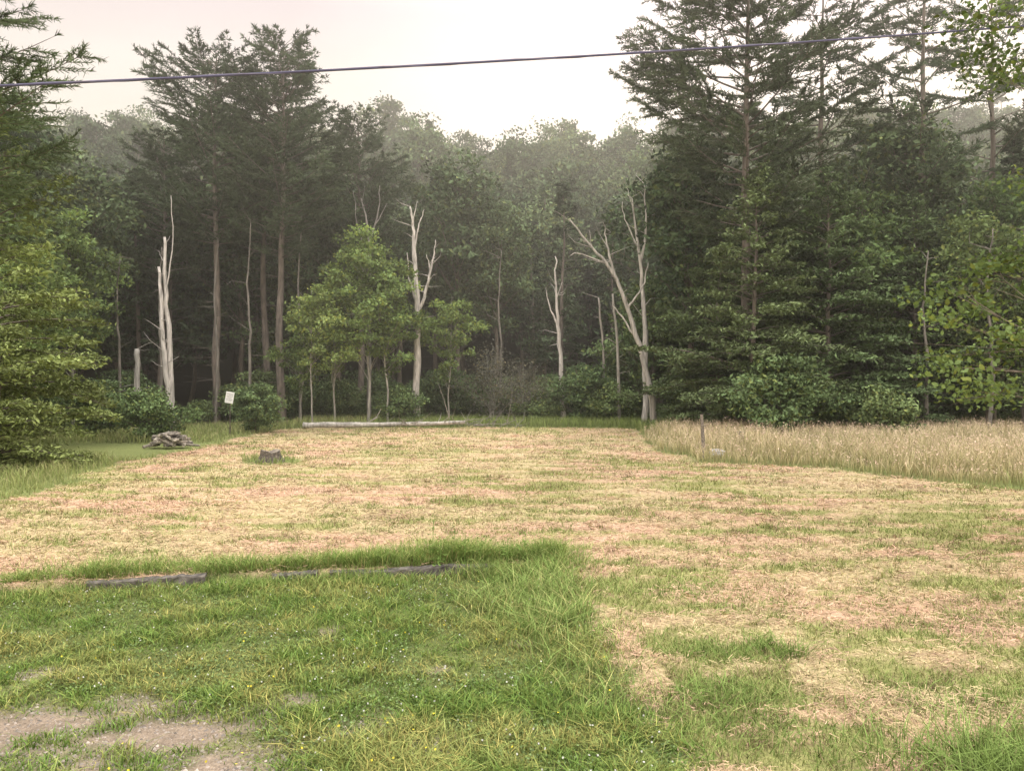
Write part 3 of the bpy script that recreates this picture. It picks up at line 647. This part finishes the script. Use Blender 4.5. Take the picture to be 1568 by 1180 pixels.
Q=P+np.stack([0*ts,.014*np.cos(ts*260),.014*np.sin(ts*260)],1)
tube(g,Q,.010,0,[.16,.15,.22],6)
obj('overhead_cable',g.mesh('overhead_cable',[M_CABLE],smooth=(0,)))
for e in (P[0],P[-1]):
    g=Geo();h_=e[2]+.5;tube(g,[(0,0,-.5),(0,0,h_*.5),(0,0,h_)],[.16,.14,.12],0,[.17,.13,.1],12,.02)
    box(g,(0,-.14,h_-.45),(.08,.1,.16),0,[.3,.3,.3]);obj('utility_pole',g.mesh('utility_pole',[M_BARK]),(e[0],e[1]+.2,0))
# evening haze: thin scattering air volume lying over the woods
g=Geo();box(g,(0,228,44),(700,414,100),0,[1,1,1])
mh,nt,out=newmat('haze');vs=nt.nodes.new('ShaderNodeVolumeScatter');vs.inputs['Color'].default_value=(1,.95,.87,1);vs.inputs['Density'].default_value=.0017;vs.inputs['Anisotropy'].default_value=.55;nt.links.new(vs.outputs[0],out.inputs['Volume'])
obj('haze',g.mesh('haze',[mh]))

# ------------------------------------------------------------------ world, sun, camera
sc_=bpy.context.scene
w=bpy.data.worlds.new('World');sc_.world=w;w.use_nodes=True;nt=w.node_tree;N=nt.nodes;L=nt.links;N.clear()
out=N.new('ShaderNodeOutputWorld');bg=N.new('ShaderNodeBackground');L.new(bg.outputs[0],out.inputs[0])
EL,AZ=math.radians(42),math.radians(22)
sky=N.new('ShaderNodeTexSky');sky.sky_type='NISHITA';sky.sun_disc=False;sky.sun_elevation=EL;sky.sun_rotation=AZ;sky.dust_density=3
sc1=N.new('ShaderNodeVectorMath');sc1.operation='SCALE';L.new(sky.outputs[0],sc1.inputs[0]);sc1.inputs['Scale'].default_value=.1
tc=N.new('ShaderNodeTexCoord');sx=N.new('ShaderNodeSeparateXYZ');L.new(tc.outputs['Generated'],sx.inputs[0])
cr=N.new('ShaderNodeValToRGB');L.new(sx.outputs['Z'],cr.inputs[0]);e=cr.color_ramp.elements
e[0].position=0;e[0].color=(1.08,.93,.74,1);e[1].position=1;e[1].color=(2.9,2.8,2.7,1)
for p_,c_ in [(.28,(1.0,.88,.73)),(.36,(.92,.80,.72)),(.43,(.78,.66,.68)),(.5,(.95,.87,.88)),(.7,(2.3,2.2,2.1))]:  # upper stops raised above the view as added fill light on the scene
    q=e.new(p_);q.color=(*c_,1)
bk=N.new('ShaderNodeMapRange');L.new(sx.outputs['Y'],bk.inputs['Value']);bk.inputs['From Min'].default_value=.1;bk.inputs['From Max'].default_value=-.6;bk.inputs['To Min'].default_value=1;bk.inputs['To Max'].default_value=2.1  # added fill: unseen sky behind the camera brightened to light the forest front
no=N.new('ShaderNodeTexNoise');no.inputs['Scale'].default_value=3.5;no.inputs['Detail'].default_value=5;mp=N.new('ShaderNodeMapping');mp.inputs['Scale'].default_value=(1,1,3);L.new(tc.outputs['Generated'],mp.inputs[0]);L.new(mp.outputs[0],no.inputs['Vector'])
mr=N.new('ShaderNodeMapRange');L.new(no.outputs[0],mr.inputs['Value']);mr.inputs['From Min'].default_value=.3;mr.inputs['From Max'].default_value=.7;mr.inputs['To Min'].default_value=.94;mr.inputs['To Max'].default_value=1.07
dp=N.new('ShaderNodeVectorMath');dp.operation='DOT_PRODUCT';L.new(tc.outputs['Generated'],dp.inputs[0]);dp.inputs[1].default_value=(math.sin(AZ)*.9,math.cos(AZ)*.9,.43)
gl=N.new('ShaderNodeMapRange');gl.interpolation_type='SMOOTHSTEP';L.new(dp.outputs['Value'],gl.inputs['Value']);gl.inputs['From Min'].default_value=.8;gl.inputs['From Max'].default_value=1;gl.inputs['To Min'].default_value=1;gl.inputs['To Max'].default_value=1.35
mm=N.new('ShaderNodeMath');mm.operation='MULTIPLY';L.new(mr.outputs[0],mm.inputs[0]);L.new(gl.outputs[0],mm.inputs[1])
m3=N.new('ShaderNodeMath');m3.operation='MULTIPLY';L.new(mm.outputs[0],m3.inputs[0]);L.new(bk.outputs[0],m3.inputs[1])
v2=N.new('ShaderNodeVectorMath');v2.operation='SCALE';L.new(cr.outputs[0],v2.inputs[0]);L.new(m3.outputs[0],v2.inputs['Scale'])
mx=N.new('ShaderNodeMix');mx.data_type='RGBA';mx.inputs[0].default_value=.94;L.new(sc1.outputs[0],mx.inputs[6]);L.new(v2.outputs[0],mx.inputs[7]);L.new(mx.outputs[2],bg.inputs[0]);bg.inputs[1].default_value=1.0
sl=bpy.data.lights.new('sun','SUN');sl.energy=3.2;sl.angle=math.radians(14);sl.color=(1,.89,.72);so=bpy.data.objects.new('sun',sl);sc_.collection.objects.link(so)
so.rotation_euler=(math.pi/2-EL,0,math.pi-AZ)
cd=bpy.data.cameras.new('camera');cd.sensor_width=36;cd.lens=27.2;cd.clip_end=2000;co=bpy.data.objects.new('camera',cd);sc_.collection.objects.link(co)
co.location=(0,0,3);co.rotation_euler=(math.radians(90),0,0);sc_.camera=co
sc_.view_settings.view_transform='Standard';sc_.view_settings.look='None';sc_.view_settings.exposure=0
